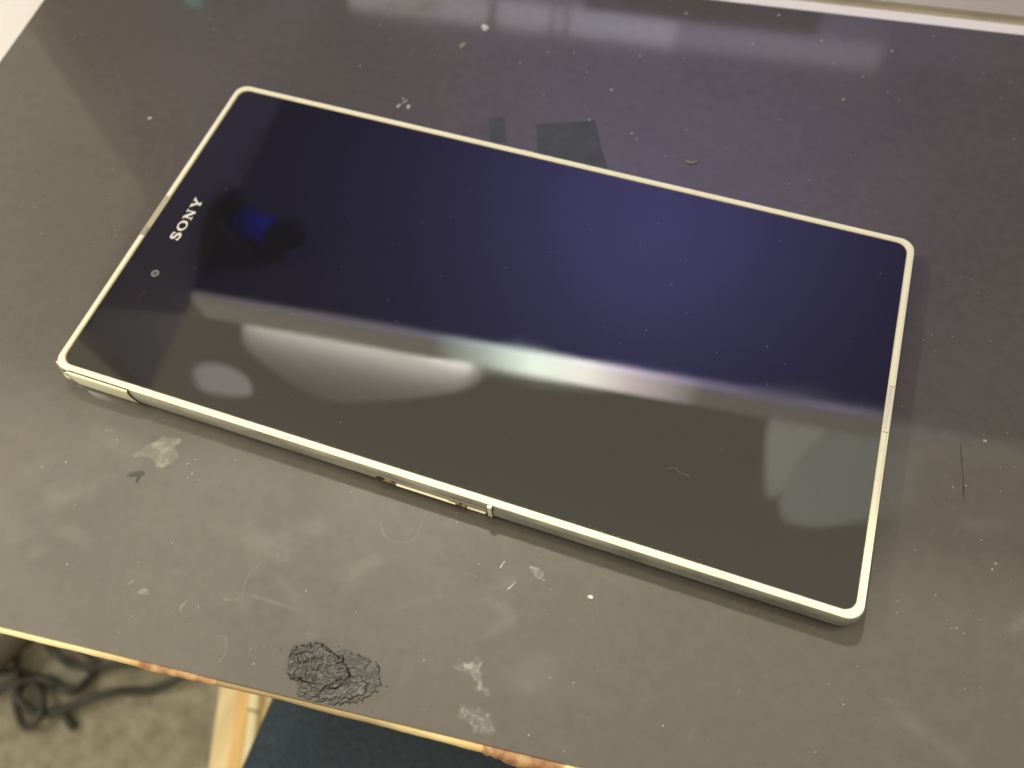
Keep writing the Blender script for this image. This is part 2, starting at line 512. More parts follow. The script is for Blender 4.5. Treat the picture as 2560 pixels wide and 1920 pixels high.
LINES = {
 'curve':[(-23.43, -64.7), (-24.23, -67.0), (-25.71, -69.59), (-27.02, -72.44), (-27.52, -74.32), (-27.15, -75.9), (-26.91, -77.25), (-27.75, -79.29)],
 'streak':[(-25.58, -76.64), (-22.58, -76.65), (-19.54, -76.4), (-15.9, -76.51), (-12.77, -76.54)],
 'arcl':[(-28.58, -86.67), (-26.48, -85.56), (-25.3, -86.77), (-24.67, -88.93), (-25.46, -90.76)],
 'ring':[(-6.24, -54.11), (-5.17, -55.75), (-3.52, -57.08), (-1.65, -57.44), (0.39, -56.95), (2.02, -55.44), (2.42, -53.07), (2.2, -51.16)],
 's1':[(21.05, -55.79), (21.2, -54.97), (21.5, -54.09)],
 's2':[(23.79, -59.27), (24.27, -58.69), (24.91, -57.31)],
 'mark':[(27.47, -70.0), (28.04, -68.79), (29.06, -67.66)],
 'fib':[(13.63, -59.18), (15.67, -58.84), (17.9, -59.04), (21.04, -59.43)],
 'fib2':[(10.87, -65.55), (12.11, -64.31), (13.12, -62.89)],
 'dark':[(105.86, 1.27), (106.41, -3.44), (107.08, -7.91), (107.68, -13.37)],
 'dark2':[(41.47, -58.01), (42.11, -59.09), (42.83, -60.45)],
 'sc1':[(-3.7, -63.19), (-2.26, -62.37)],
 'top1':[(-23.59, 66.64), (-18.62, 68.6), (-13.49, 70.76)],
 'left1':[(-114.75, -20.13), (-112.99, -18.3), (-112.28, -17.56)],
}
TAPES = ([(-22.16, 59.28), (-18.35, 61.35), (-15.12, 52.96), (-18.99, 51.64)], [(-9.23, 60.88), (5.7, 66.88), (14.87, 48.83), (-4.48, 49.32)])
LUMP = [(-12.31, -82.98), (-10.63, -81.95), (-8.6, -80.71), (-7.3, -80.52), (-5.99, -81.11), (-4.66, -81.37), (-3.34, -81.79), (-1.92, -82.1), (-0.49, -83.01), (0.61, -84.33), (-0.15, -85.65), (-0.3, -86.62), (-1.5, -87.7), (-3.05, -87.99), (-3.91, -88.88), (-5.61, -88.85), (-7.24, -88.11), (-8.88, -88.28), (-10.89, -88.19), (-11.7, -87.08), (-12.05, -85.49), (-12.36, -84.5)]
CRUST = [(-8.08, -81.81), (-4.66, -81.37), (-3.4, -80.72), (-2.18, -79.99), (-0.92, -80.51), (1.12, -80.3), (3.27, -80.36), (5.18, -80.88), (6.12, -82.48), (6.95, -84.63), (5.8, -86.22), (4.05, -87.93), (2.02, -88.98), (0.63, -89.6), (-0.76, -90.22), (-3.09, -90.63), (-5.48, -90.91), (-7.68, -90.75), (-8.62, -89.34), (-8.67, -87.83)]
MIDC = [(-11.3, -87.0), (-8.5, -87.6), (-5.0, -87.2), (-2.2, -86.8), (-0.6, -85.0), (2.0, -83.6), (4.2, -84.6), (4.6, -86.2), (2.6, -88.2), (0.3, -88.9), (-2.6, -89.9), (-5.5, -90.2), (-7.4, -90.1), (-8.3, -88.8), (-10.4, -88.6)]
HAIR = [(47.29, -27.43), (48.44, -26.69), (49.41, -26.56), (50.38, -27.15), (51.39, -27.19), (52.27, -27.44)]
FL_WHITE = [(-35.18, 92.83, 1.42), (40.04, -55.62, 0.66)]
FL_GREEN = (-38.95, 84.04, 1.27)
FL_CLUS = [(-47.71, 56.76, 0.6), (-45.33, 56.84, 0.71), (-47.11, 58.83, 0.48), (-48.11, 59.49, 0.36)]
FL_CRES = (-113.01, 32.02, 0.77)
FL_ARC = (33.83, 59.81, 1.11)
FL_BITS = [(6.97, 79.23, 0.72), (16.38, 65.28, 0.57), (114.51, -23.9, 0.48), (113.92, -25.27, 0.48), (111.44, -19.98, 0.38), (58.84, 114.73, 0.66), (45.44, 121.92, 0.68), (40.67, 108.06, 0.65), (78.13, 116.03, 0.67), (67.9, 93.62, 0.75), (71.76, 103.72, 0.51), (110.68, 2.44, 0.7), (4.16, 66.72, 0.58), (-93.68, -31.17, 0.33), (19.57, 115.13, 0.8), (-65.72, 85.36, 0.53), (-64.53, 67.85, 0.5), (-14.46, 88.5, 0.5), (-7.17, 90.13, 0.5), (11.12, 94.33, 0.5)]
FL_CRUMB = [(-51.47, -55.67, 0.57), (-50.41, -54.34, 0.48), (-49.47, -57.45, 0.47), (-49.86, -58.54, 0.38), (-47.28, -58.18, 0.28), (-82.27, -66.36, 0.41), (-77.62, -63.76, 0.61), (-69.7, -55.6, 0.3), (-50.69, -78.09, 0.19), (-64.63, -83.22, 0.39), (16.73, -56.27, 0.25), (32.26, -56.55, 0.25), (30.23, -55.21, 0.42)]


def stain(name, poly, m, h, fade_w, step=0.28):
    xs = [p[0] for p in poly]
    ys = [p[1] for p in poly]
    x0, x1, y0, y1 = min(xs), max(xs), min(ys), max(ys)
    step = max(step, (x1 - x0) / 60)
    nx, ny = int((x1 - x0) / step) + 2, int((y1 - y0) / step) + 2
    idx, vs, fade = {}, [], []
    for j in range(ny + 1):
        for i in range(nx + 1):
            x, y = x0 + (i - 0.5) * step, y0 + (j - 0.5) * step
            d = edge_dist(poly, x, y)
            ins = inside(poly, x, y)
            if ins or d < step * 1.5:
                idx[i, j] = len(vs)
                vs.append((x, y, h))
                fade.append(min(1, 0.5 + 0.5 * d / fade_w) if ins else max(0, 0.5 - 0.5 * d / fade_w))
    fs = [(idx[i, j], idx[i + 1, j], idx[i + 1, j + 1], idx[i, j + 1]) for i in range(nx) for j in range(ny)
          if all(k in idx for k in ((i, j), (i + 1, j), (i + 1, j + 1), (i, j + 1)))]
    mb = MB()
    mb.add(vs, fs)
    o = mb.build(name, m, board)
    a = o.data.attributes.new("fade", 'FLOAT', 'POINT')
    a.data.foreach_set("value", fade)
    return o


H = Z0 + 0.012
placed = []


def level(poly):
    """lowest free layer above the board for a film, so that overlapping films never share a plane"""
    xs = [p[0] for p in poly]
    ys = [p[1] for p in poly]
    bb = (min(xs) - 1.2, max(xs) + 1.2, min(ys) - 1.2, max(ys) + 1.2)
    used = {l for b2, l in placed if b2[0] < bb[1] and bb[0] < b2[1] and b2[2] < bb[3] and bb[2] < b2[3]}
    l = 0
    while l in used:
        l += 1
    placed.append((bb, l))
    return H + 0.013 * l


for key, m, fw, lab in (("stain_big", M_STAIN, 0.5, "pale cloud shaped glue stain"), ("stain_upper", M_STAIN2, 0.4, None),
                        ("stain_small", M_STAIN, 0.3, None), ("chip_halo", M_STAIN2, 0.6, None), ("chip_dark", M_CHIP, 0.3, "small dark chip"),
                        ("stain_left", M_STAIN2, 0.4, None), ("stain_v", M_STAIN, 0.2, None), ("stain_w", M_STAIN, 0.3, None),
                        ("stain_drop", M_STAIN, 0.3, "pale drop shaped stain"), ("stain_knot", M_STAIN, 0.3, None),
                        ("chip_cluster", M_CRYST, 0.5, "scuffed crystal chip"), ("spill_a", M_CRYST, 2.0, None), ("spill_b", M_CRYST, 2.0, None),
                        ("spill_b", M_STAIN2, 1.8, None), ("haze_right", M_STAIN2, 1.5, None)):
    o = stain("stain", POLY[key], m, level(POLY[key]), fw)
    if lab:
        o["label"] = lab
rnd = random.Random(11)
for i in range(30):                                     # broad cloudy scuffs where things were dragged and wiped
    if i < 22:
        cx, cy = rnd.uniform(-92, 45), rnd.uniform(-84, -54)
    else:
        cx, cy = rnd.choice([(rnd.uniform(-150, -98), rnd.uniform(-60, 30)), (rnd.uniform(98, 128), rnd.uniform(-70, 20)), (rnd.uniform(-60, 90), rnd.uniform(54, 100))])
    r = rnd.uniform(5, 13)
    a0 = rnd.uniform(-0.5, 0.9)
    ex = rnd.uniform(0.25, 0.6)
    poly = []
    for q in range(14):
        a = q / 14 * 6.2832
        rr = r * (0.6 + 0.7 * rnd.random())
        px, py = rr * math.cos(a), rr * ex * math.sin(a)
        poly.append((cx + px * math.cos(a0) - py * math.sin(a0), cy + px * math.sin(a0) + py * math.cos(a0)))
    if min(unroom(*p)[1] for p in poly) < BY0 + 1 or min(abs(p[1]) for p in poly) < 48 and abs(cx) < 95:
        continue
    stain("stain", poly, M_HAZE, level(poly), r * ex * 0.9, 0.5)
rnd = random.Random(3)
for i in range(46):                                     # faint smears, mostly on the near left part
    u = rnd.random()
    if i < 30:
        cx, cy = rnd.uniform(-95, 40), rnd.uniform(-86, -52)
    else:
        cx, cy = rnd.choice([(rnd.uniform(-150, -95), rnd.uniform(-60, 40)), (rnd.uniform(100, 130), rnd.uniform(-60, 30)), (rnd.uniform(-90, 90), rnd.uniform(52, 105))])
    r = rnd.uniform(1.0, 4.5)
    a0 = rnd.random() * 6.28
    ex = rnd.uniform(0.35, 0.9)
    poly = []
    for q in range(12):
        a = q / 12 * 6.2832
        rr = r * (0.7 + 0.6 * rnd.random())
        px, py = rr * math.cos(a), rr * ex * math.sin(a)
        poly.append((cx + px * math.cos(a0) - py * math.sin(a0), cy + px * math.sin(a0) + py * math.cos(a0)))
    rx, ry = unroom(cx, cy)
    if ry - r < BY0 + 1:
        continue
    stain("stain", poly, M_STAIN2, level(poly), r * 0.5)


def scratch(pts, w, m):
    P = smooth_path([(x, y, 0) for x, y in pts], 8)
    vs, fade = [], []
    n = len(P)
    for i, p in enumerate(P):
        t = (P[min(i + 1, n - 1)] - P[max(i - 1, 0)]).normalized()
        nn = Vector((-t.y, t.x, 0))
        ww = w * (0.6 + 0.8 * abs(noise.noise(p * 1.7)))
        hgt = H - 0.006
        vs += [(p.x + nn.x * ww, p.y + nn.y * ww, hgt), (p.x, p.y, hgt), (p.x - nn.x * ww, p.y - nn.y * ww, hgt)]
        e = min(1, min(i, n - 1 - i) / 5)
        fade += [0.1, 0.35 + 0.35 * e, 0.1]
    fs = []
    for i in range(n - 1):
        fs += [(i * 3, i * 3 + 1, i * 3 + 4, i * 3 + 3), (i * 3 + 1, i * 3 + 2, i * 3 + 5, i * 3 + 4)]
    mb = MB()
    mb.add(vs, fs)
    o = mb.build("scratch", m, board)
    a = o.data.attributes.new("fade", 'FLOAT', 'POINT')
    a.data.foreach_set("value", fade)
    return o


for key, w, m in (("curve", 0.7, M_SCR), ("streak", 1.5, M_SCR), ("arcl", 0.9, M_SCR), ("ring", 1.0, M_SCR), ("s1", 0.14, M_SCRB), ("s2", 0.16, M_SCRB),
                  ("mark", 0.45, M_SCR), ("fib", 0.5, M_SCR), ("fib2", 0.22, M_SCR), ("dark", 0.32, M_SCRD), ("dark2", 0.16, M_SCRD),
                  ("sc1", 0.2, M_SCR), ("top1", 0.22, M_SCR), ("left1", 0.4, M_SCR)):
    scratch(LINES[key], w, m)
for i in range(16):
    cx, cy = rnd.uniform(-90, 60), rnd.uniform(-84, -53)
    if i > 9:
        cx, cy = rnd.choice([(rnd.uniform(-140, -95), rnd.uniform(-50, 60)), (rnd.uniform(96, 130), rnd.uniform(-70, 60)), (rnd.uniform(-80, 90), rnd.uniform(54, 110))])
    a = rnd.uniform(-0.6, 1.4)
    ln = rnd.uniform(0.8, 4)
    pts = [(cx + ln * t * math.cos(a + 0.5 * t), cy + ln * t * math.sin(a + 0.5 * t)) for t in (0, 0.5, 1)]
    if unroom(cx, cy)[1] < BY0 + 4:
        continue
    scratch(pts, rnd.uniform(0.12, 0.4), M_SCR)

# dust: uncountable specks
mb = MB()
for i in range(800):
    rx, ry = rnd.uniform(-160, 150), rnd.uniform(BY0 + 1, BY1 - 1)
    x, y, _ = room(rx, ry, 0)
    if abs(x) < 90.5 and abs(y) < 47:
        continue
    r = 0.05 + 0.20 * rnd.random() ** 3.5
    nn = 5
    a0 = rnd.random() * 6
    pts = [(x + r * (0.6 + 0.6 * rnd.random()) * math.cos(a0 + q * 6.283 / nn), y + r * (0.6 + 0.6 * rnd.random()) * math.sin(a0 + q * 6.283 / nn)) for q in range(nn)]
    mb.prism(pts, Z0 + 0.005, Z0 + 0.005 + r * 0.7, 0.6)
for (x, y, r) in FL_BITS + FL_CRUMB:
    nn = 8
    a0 = rnd.random() * 6
    pts = []
    for q in range(nn):
        px, py = 0.62 * r * (0.7 + 0.5 * rnd.random()) * math.cos(q * 6.283 / nn), 0.42 * r * (0.7 + 0.5 * rnd.random()) * math.sin(q * 6.283 / nn)
        pts.append((x + px * math.cos(a0) - py * math.sin(a0), y + px * math.sin(a0) + py * math.cos(a0)))
    mb.prism(pts, Z0 + 0.005, Z0 + 0.02 + r * 0.35, 0.7)
tag(mb.build("dust", M_DUST), kind="stuff")
mb = MB()
for i in range(150):
    x, y = rnd.uniform(-84, 84), rnd.uniform(-42, 42)
    r = 0.03 + 0.09 * rnd.random() ** 3
    a0 = rnd.random() * 6
    pts = [(x + r * (0.6 + 0.6 * rnd.random()) * math.cos(a0 + q * 1.2566), y + r * (0.6 + 0.6 * rnd.random()) * math.sin(a0 + q * 1.2566)) for q in range(5)]
    mb.prism(pts, 0.02, 0.02 + r * 0.6, 0.6)
for i in range(260):
    x, y = rnd.uniform(-40, 60), -43.95 + abs(rnd.gauss(0, 0.22))
    r = 0.02 + 0.05 * rnd.random() ** 2
    mb.prism([(x + r * math.cos(q), y + r * math.sin(q)) for q in (0, 1.3, 2.6, 3.8, 5.1)], 0.015, 0.015 + r, 0.6)
mb.tube(smooth_path([(x, y, 0.08) for x, y in HAIR], 5), 0.022, 5)
tag(mb.build("screen_dust", M_DUST), kind="stuff")


def flake(x, y, r, label, group=None, name="flake", m=M_FLAKE, ex=0.6, lift=0.3, cat="flake", ang=None):
    mb = MB()
    a0 = rnd.random() * 6 if ang is None else ang
    pts = []
    for q in range(9):
        a = q / 9 * 6.283
        rr = r * (0.7 + 0.5 * rnd.random())
        px, py = rr * math.cos(a), rr * ex * math.sin(a)
        pts.append((x + px * math.cos(a0) - py * math.sin(a0), y + px * math.sin(a0) + py * math.cos(a0)))
    mb.prism(pts, Z0 + 0.02, Z0 + 0.02 + r * lift, 0.75)
    return tag(mb.build(name, m, origin=(x, y, Z0)), label, cat, group)


flake(*FL_WHITE[0], "bright white flake near the back edge of the board", ex=0.7)
flake(*FL_WHITE[1], "white crumb on the board in front of the phone's lower long side", ex=0.8, lift=0.6)
flake(*FL_GREEN, "oval greenish grey flake left of the bright white flake at the back", m=mat("greenish_flake", (0.27, 0.26, 0.20), 0.6), ex=0.55)
flake(*FL_CRES, "small white crescent flake on the board left of the phone's top corner", ex=0.5, lift=0.5)
mb = MB()
mb.tube(smooth_path([(FL_ARC[0] - 1.4, FL_ARC[1] + 0.3, Z0 + 0.2), (FL_ARC[0] - 0.5, FL_ARC[1] - 0.2, Z0 + 0.25), (FL_ARC[0] + 0.5, FL_ARC[1] + 0.1, Z0 + 0.25), (FL_ARC[0] + 1.3, FL_ARC[1] + 0.9, Z0 + 0.2)], 4), 0.28, 6)
tag(mb.build("lint", mat("lint", (0.27, 0.25, 0.22), 0.8), smooth=True), "short curled bit of lint behind the phone's upper long side", "lint")
mb = MB()
for (x, y, r) in FL_CLUS * 2:
    r *= rnd.uniform(0.6, 1)
    x += rnd.uniform(-.6, .6)
    y += rnd.uniform(-.6, .6)
    mb.prism([(x + r * rnd.uniform(.7, 1.1) * math.cos(q), y + r * rnd.uniform(.7, 1.1) * math.sin(q)) for q in (0, 1.1, 2.2, 3.4, 4.6, 5.5)], Z0 + 0.03, Z0 + 0.03 + r * .5, 0.6)
tag(mb.build("glue_crumbs", M_FLAKE), "cluster of whitish glue crumbs behind the phone's upper left side", "crumbs")

# tape pieces
for poly, lab in ((TAPES[0], "small dark grey tape scrap on the board behind the phone"), (TAPES[1], "larger grey square tape patch partly under the phone's far side")):
    mb = MB()
    rag = []
    for q in range(len(poly)):
        (ax, ay), (bx, by) = poly[q], poly[(q + 1) % len(poly)]
        for t in range(8):
            px, py = ax + (bx - ax) * t / 8, ay + (by - ay) * t / 8
            rag.append((px + 0.22 * noise.noise(Vector((px * 1.3, py * 1.3, 4))), py + 0.22 * noise.noise(Vector((px * 1.3, py * 1.3, 9)))))
    mb.prism(rag, Z0 + 0.03, Z0 + 0.10)
    tag(mb.build("tape_patch", M_TAPE, origin=(*poly[0], Z0)), lab, "tape", "grey tape patches on the board")


# dried black rubbery residue near the front edge
def lump(name, poly, hmax, step, seed, crack, holes, parent):
    xs = [p[0] for p in poly]
    ys = [p[1] for p in poly]
    x0, x1, y0, y1 = min(xs) - .5, max(xs) + .5, min(ys) - .5, max(ys) + .5
    nx, ny = int((x1 - x0) / step), int((y1 - y0) / step)
    idx, vs = {}, []
    for j in range(ny + 1):
        for i in range(nx + 1):
            x, y = x0 + i * step, y0 + j * step
            wob = 0.40 * noise.noise(Vector((x * 1.1, y * 1.1, seed))) + 0.34 * noise.noise(Vector((x * 2.8, y * 2.8, seed))) + 0.16 * noise.noise(Vector((x * 7, y * 7, seed)))
            d = edge_dist(poly, x, y) * (1 if inside(poly, x, y) else -1) + wob
            if d < -0.1:
                continue
            hole = noise.noise(Vector((x * 0.75, y * 0.75, seed + 9)))
            if holes and hole > holes:
                continue
            p = Vector((x * 0.55, y * 0.75, seed))
            rid = 1 - abs(noise.noise(p)) * 2
            h = hmax * min(1, max(0, d) / 0.30 + 0.2) * (0.70 + 0.30 * noise.noise(p * 0.9) + 0.22 * (1 if noise.noise(p * 1.3 + Vector((0, 0, 5))) > 0.08 else 0) + 0.12 * (0.5 - abs(noise.noise(p * 2.2)) * 2) + 0.06 * noise.noise(p * 5.5) + 0.02 * noise.noise(p * 13))
            if crack:
                cr = abs(noise.noise(Vector((x * 0.32 + 3, y * 0.32, seed + 4))))
                if cr < 0.022:
                    h *= 0.45
            idx[i, j] = len(vs)
            vs.append((x, y, Z0 + 0.03 + max(0.02, h)))
    fs = [(idx[i, j], idx[i + 1, j], idx[i + 1, j + 1], idx[i, j + 1]) for i in range(nx) for j in range(ny)
          if all(q in idx for q in ((i, j), (i + 1, j), (i + 1, j + 1), (i, j + 1)))]
    mb = MB()
    mb.add(vs, fs)
    # skirt down to the board
    from collections import Counter
    ec = Counter()
    for f in fs:
        for a, b2 in zip(f, f[1:] + f[:1]):
            ec[(min(a, b2), max(a, b2))] += 1
    for (a, b2), n in ec.items():
        if n == 1:
            va, vb = vs[a], vs[b2]
            mb.add([va, vb, (vb[0], vb[1], Z0 + 0.004), (va[0], va[1], Z0 + 0.004)], [(0, 1, 2, 3)])
    return mb.build(name, M_LUMP, parent)


res = thing("dried_residue", "cracked crust of dried black glue at the front edge of the board", "glue residue", (-4, -85, Z0))
lump("thick_crust", LUMP, 1.1, 0.12, 2.0, False, 0, res)
lump("middle_crust", MIDC, 0.62, 0.12, 8.0, False, 0, res)
lump("thin_crust", CRUST, 0.30, 0.12, 5.0, False, 0.30, res)

mb = MB()
for i in range(70):
    a, d = rnd.random() * 6.283, abs(rnd.gauss(0, 1))
    x, y = -3.0 + (9 + 2.0 * d) * math.cos(a), -85.2 + (4.6 + 1.2 * d) * math.sin(a)
    if unroom(x, y)[1] < BY0 + 0.6:
        continue
    r = 0.07 + 0.2 * rnd.random() ** 3
    mb.prism([(x + r * rnd.uniform(.6, 1.2) * math.cos(q), y + r * rnd.uniform(.6, 1.2) * math.sin(q)) for q in (0, 1.2, 2.3, 3.5, 4.8)], Z0 + 0.06, Z0 + 0.06 + r * 0.8, 0.6)
tag(mb.build("crumbs", M_LUMP, res), kind="stuff")

# ================================================================= the phone
A0, B0, R0 = 87.7, 44.1, 2.6


def loop(n, z, seg=10):
    a, b, r = A0 + n, B0 + n, max(0.2, R0 + 0.45 * n)
    out = []
    for cx, cy, a0 in ((a - r, b - r, 0), (-a + r, b - r, 90), (-a + r, -b + r, 180), (a - r, -b + r, 270)):
        for k in range(seg + 1):
            t = math.radians(a0 + 90 * k / seg)
            out.append((cx + r * math.cos(t), cy + r * math.sin(t), z))
    return out


def sweep(prof, cap0=False, cap1=False, closed=True):
    mb = MB()
    rings = [loop(n, z) for n, z in prof]
    N = len(rings[0])
    fs = [(i * N + k, i * N + (k + 1) % N, (i + 1) * N + (k + 1) % N, (i + 1) * N + k) for i in range(len(rings) - 1) for k in range(N)]
    if cap0:
        fs.append(tuple(range(N)))
    if cap1:
        fs.append(tuple((len(rings) - 1) * N + k for k in range(N)))
    mb.add([p for r in rings for p in r], fs)
    return mb


phone = thing("smartphone", "large black screened smartphone with ivory frame lying face up on the board", "phone", (0, 0, Z0))
sweep([(0.0, -0.6), (0.02, -0.02), (0.16, 0.16), (0.30, 0.21)]).build("gasket", M_GASKET, phone, smooth=True)
sweep([(0.302, 0.215), (0.9, 0.20), (1.15, 0.15), (1.22, 0.0), (1.29, 0.0), (1.33, 0.09), (1.41, 0.10), (1.50, 0.0), (1.56, -0.18)]).build("frame", M_FRAME, phone, smooth=True)
sweep([(1.54, -0.16), (1.70, -0.50), (1.88, -1.0), (1.99, -1.7), (2.05, -2.9), (2.05, -4.6), (2.01, -5.1)]).build("side_band", M_EDGE, phone, smooth=True)
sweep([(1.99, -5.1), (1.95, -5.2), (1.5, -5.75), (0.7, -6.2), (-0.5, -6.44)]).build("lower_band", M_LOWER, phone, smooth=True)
mb = sweep([(-0.5, -6.42), (-2.4, -6.5)], cap1=True)
mb.build("back_cover", M_BACK, phone)
sweep([(-0.06, -0.5), (-0.06, -0.05), (-0.11, 0.0)], cap1=True).build("front_glass", M_GLASS, phone)
mb = MB()
mb.box(-71.0, 71.0, -40.0, 40.0, 0.004, 0.010)
mb.build("display", M_DISPLAY, phone)


# printed wordmark, built from strokes
def stroke(mb, pts, w, h):
    """pts in letter space (u to the right, v up); w = half width list or number"""
    P = [Vector((u, v, 0)) for u, v in pts]
    n = len(P)
    vs = []
    for i, p in enumerate(P):
        t = (P[min(i + 1, n - 1)] - P[max(i - 1, 0)]).normalized()
        nn = Vector((-t.y, t.x, 0))
        ww = w[i] if isinstance(w, (list, tuple)) else w
        for s_ in (1, -1):
            q = p + nn * ww * s_
            vs.append((-79.05 - q.y, q.x, h))
    mb.add(vs, [(2 * i, 2 * i + 1, 2 * i + 3, 2 * i + 2) for i in range(n - 1)])


wm = MB()
hz = 0.02
# S: spine with heavy middle and two serifs
sp = smooth_path([(u, v, 0) for u, v in ((-4.40, 1.92), (-4.62, 2.20), (-5.15, 2.34), (-5.75, 2.22), (-6.02, 1.88), (-5.82, 1.52), (-5.20, 1.27), (-4.58, 1.00), (-4.34, 0.62), (-4.62, 0.26), (-5.25, 0.12), (-5.90, 0.28), (-6.14, 0.62))], 5)
nS = len(sp)
stroke(wm, [(p.x, p.y) for p in sp], [0.15 + 0.16 * math.sin(math.pi * i / (nS - 1)) ** 2 + 0.06 * abs(math.sin(2 * math.pi * i / (nS - 1))) for i in range(nS)], hz)
stroke(wm, [(-4.36, 2.42), (-4.36, 1.72)], 0.13, hz + 0.004)
stroke(wm, [(-6.17, 0.02), (-6.17, 0.80)], 0.13, hz + 0.004)
# O: heavy sides, thin top and bottom
cO = -1.95
vo = []
for q in range(41):
    t = q / 40 * 2 * math.pi
    vo.append((cO + 1.58 * math.cos(t), 1.23 + 1.27 * math.sin(t)))
    vo.append((cO + 0.92 * math.cos(t), 1.23 + 0.92 * math.sin(t)))
wm.add([(-79.05 - v, u, hz) for u, v in vo], [(2 * i, 2 * i + 1, 2 * i + 3, 2 * i + 2) for i in range(40)])
# N
stroke(wm, [(0.65, 0.1), (0.65, 2.35)], 0.17, hz)
stroke(wm, [(2.65, 0.1), (2.65, 2.40)], 0.17, hz)
stroke(wm, [(0.55, 2.30), (2.70, 0.12)], 0.36, hz + 0.004)
stroke(wm, [(0.12, 0.14), (1.18, 0.14)], 0.14, hz + 0.008)
stroke(wm, [(0.02, 2.33), (0.80, 2.33)], 0.14, hz + 0.008)
stroke(wm, [(2.12, 2.33), (3.18, 2.33)], 0.14, hz + 0.008)
# Y
stroke(wm, [(5.32, 0.1), (5.32, 1.15)], 0.34, hz)
stroke(wm, [(4.25, 2.30), (5.36, 0.98)], 0.34, hz + 0.004)
stroke(wm, [(6.45, 2.30), (5.34, 1.00)], 0.26, hz + 0.008)
stroke(wm, [(4.72, 0.14), (5.92, 0.14)], 0.14, hz + 0.012)
stroke(wm, [(3.72, 2.33), (4.92, 2.33)], 0.14, hz + 0.012)
stroke(wm, [(5.82, 2.33), (6.98, 2.33)], 0.14, hz + 0.012)
wm.build("wordmark", M_PRINT, phone)


def disc(mb, x, y, rx, ry, z, n=28, hole=0.0):
    ring = [(x + rx * math.cos(6.28319 * q / n), y + ry * math.sin(6.28319 * q / n), z) for q in range(n)]
    if hole:
        ring2 = [(x + rx * hole * math.cos(6.28319 * q / n), y + ry * hole * math.sin(6.28319 * q / n), z) for q in range(n)]
        mb.add(ring + ring2, [(q, (q + 1) % n, n + (q + 1) % n, n + q) for q in range(n)])
    else:
        mb.add(ring, [tuple(range(n))])


mb = MB()
disc(mb, -79.5, -16.5, 0.98, 0.98, 0.012)
lens = mb.build("front_camera", M_LENS, phone)
mb = MB()
disc(mb, -79.5, -16.5, 0.55, 0.55, 0.018, hole=0.35)
disc(mb, -79.25, -16.6, 0.30, 0.30, 0.022)
mb.build("lens", M_PUPIL, lens)
mb = MB()
disc(mb, -79.25, -23.1, 0.62, 2.1, 0.012)
mb.build("sensor_window", M_SENSOR, phone)

# loudspeaker grille on the right short side
mb = MB()
mb.box(A0 + 0.12, A0 + 1.12, -5.3, 5.3, 0.08, 0.26)
gr = mb.build("speaker_grille", M_PALE, phone, bevel=0.05)
mb = MB()
for i in range(30):
    for j in range(2):
        disc(mb, A0 + 0.40 + 0.34 * j, -4.95 + 0.34 * i + 0.17 * (j % 2), 0.085, 0.085, 0.264, 8)
tag(mb.build("grille_hole", M_GAP, gr), kind="stuff")
mb = MB()
mb.box(A0 + 0.25, A0 + 1.2, 5.42, 5.62, 0.08, 0.23)
mb.box(A0 + 0.25, A0 + 1.2, -5.62, -5.42, 0.08, 0.23)
mb.build("grille_seam", mat("seam_tan", (0.42, 0.28, 0.13), 0.6), gr)
# earpiece slot on the left short side
mb = MB()
mb.box(-A0 - 1.35, -A0 - 0.25, -7.6, 5.2, 0.05, 0.25)
sl = mb.build("earpiece", M_SLOT, phone, bevel=0.08)
mb = MB()
mb.box(-A0 - 1.0, -A0 - 0.02, -7.4, -4.9, 0.05, 0.26)
mb.build("earpiece_chip", M_GREY, sl, bevel=0.05)
# side button on the far long side
mb = MB()
ring = []
mb.box(-8.4, -4.9, B0 + 1.7, B0 + 2.75, -3.4, -0.9)
mb.build("power_button", M_GOLD, phone, bevel=0.45)
# socket cover at the near left end
FY = -(B0 + 2.05)
mb = MB()
prof = [(0.30, 0.02), (-0.10, -0.06), (-0.26, -0.5), (-0.33, -1.6), (-0.33, -3.6), (-0.25, -5.4), (0.0, -6.1), (0.4, -6.3)]
rows = []
for x in (-84.9, -84.7, -69.5, -69.35):
    sh = 0.12 if x in (-84.9, -69.35) else 0
    rows.append([(x + (0.0 if x < -80 else -0.25 * math.cos((z + 3) * 0.5)), FY + y + sh, z) for y, z in prof])
nP = len(prof)
mb.add([p for r in rows for p in r], [(i * nP + q, i * nP + q + 1, (i + 1) * nP + q + 1, (i + 1) * nP + q) for i in range(3) for q in range(nP - 1)])
mb.build("port_cover", M_FRAME, phone, smooth=True)
mb = MB()
mb.box(-84.8, -77.6, -B0 - 1.66, -B0 - 1.44, -0.3, 0.115)
mb.box(-77.6, -69.2, -B0 - 1.60, -B0 - 1.46, -0.3, 0.112)
mb.tube(smooth_path([(-69.25, FY + 0.30, 0.1), (-69.2, FY - 0.02, -1.2), (-69.0, FY - 0.03, -3.0), (-68.2, FY - 0.0, -5.6)], 5), 0.10, 6)
mb.build("cover_gap", mat("brown_gap", (0.085, 0.055, 0.035), 0.7), phone)
# strap eyelet at the near left corner
mb = MB()
mb.add([(-87.55, -45.22, 0.02), (-85.75, -46.02, 0.0), (-85.75, -46.14, -1.6), (-86.6, -46.02, -1.9), (-87.25, -45.62, -1.2)], [(0, 1, 2, 3, 4)])
mb.build("strap_eyelet", M_GREY, phone)
mb = MB()
mb.tube(smooth_path([(-88.9, -44.35, -0.3), (-88.45, -45.05, -2.0), (-87.3, -45.95, -3.4), (-85.6, -46.25, -3.0), (-85.35, -46.2, -0.3)], 5), 0.26, 7)
mb.build("eyelet_bar", M_FRAME, phone, smooth=True)
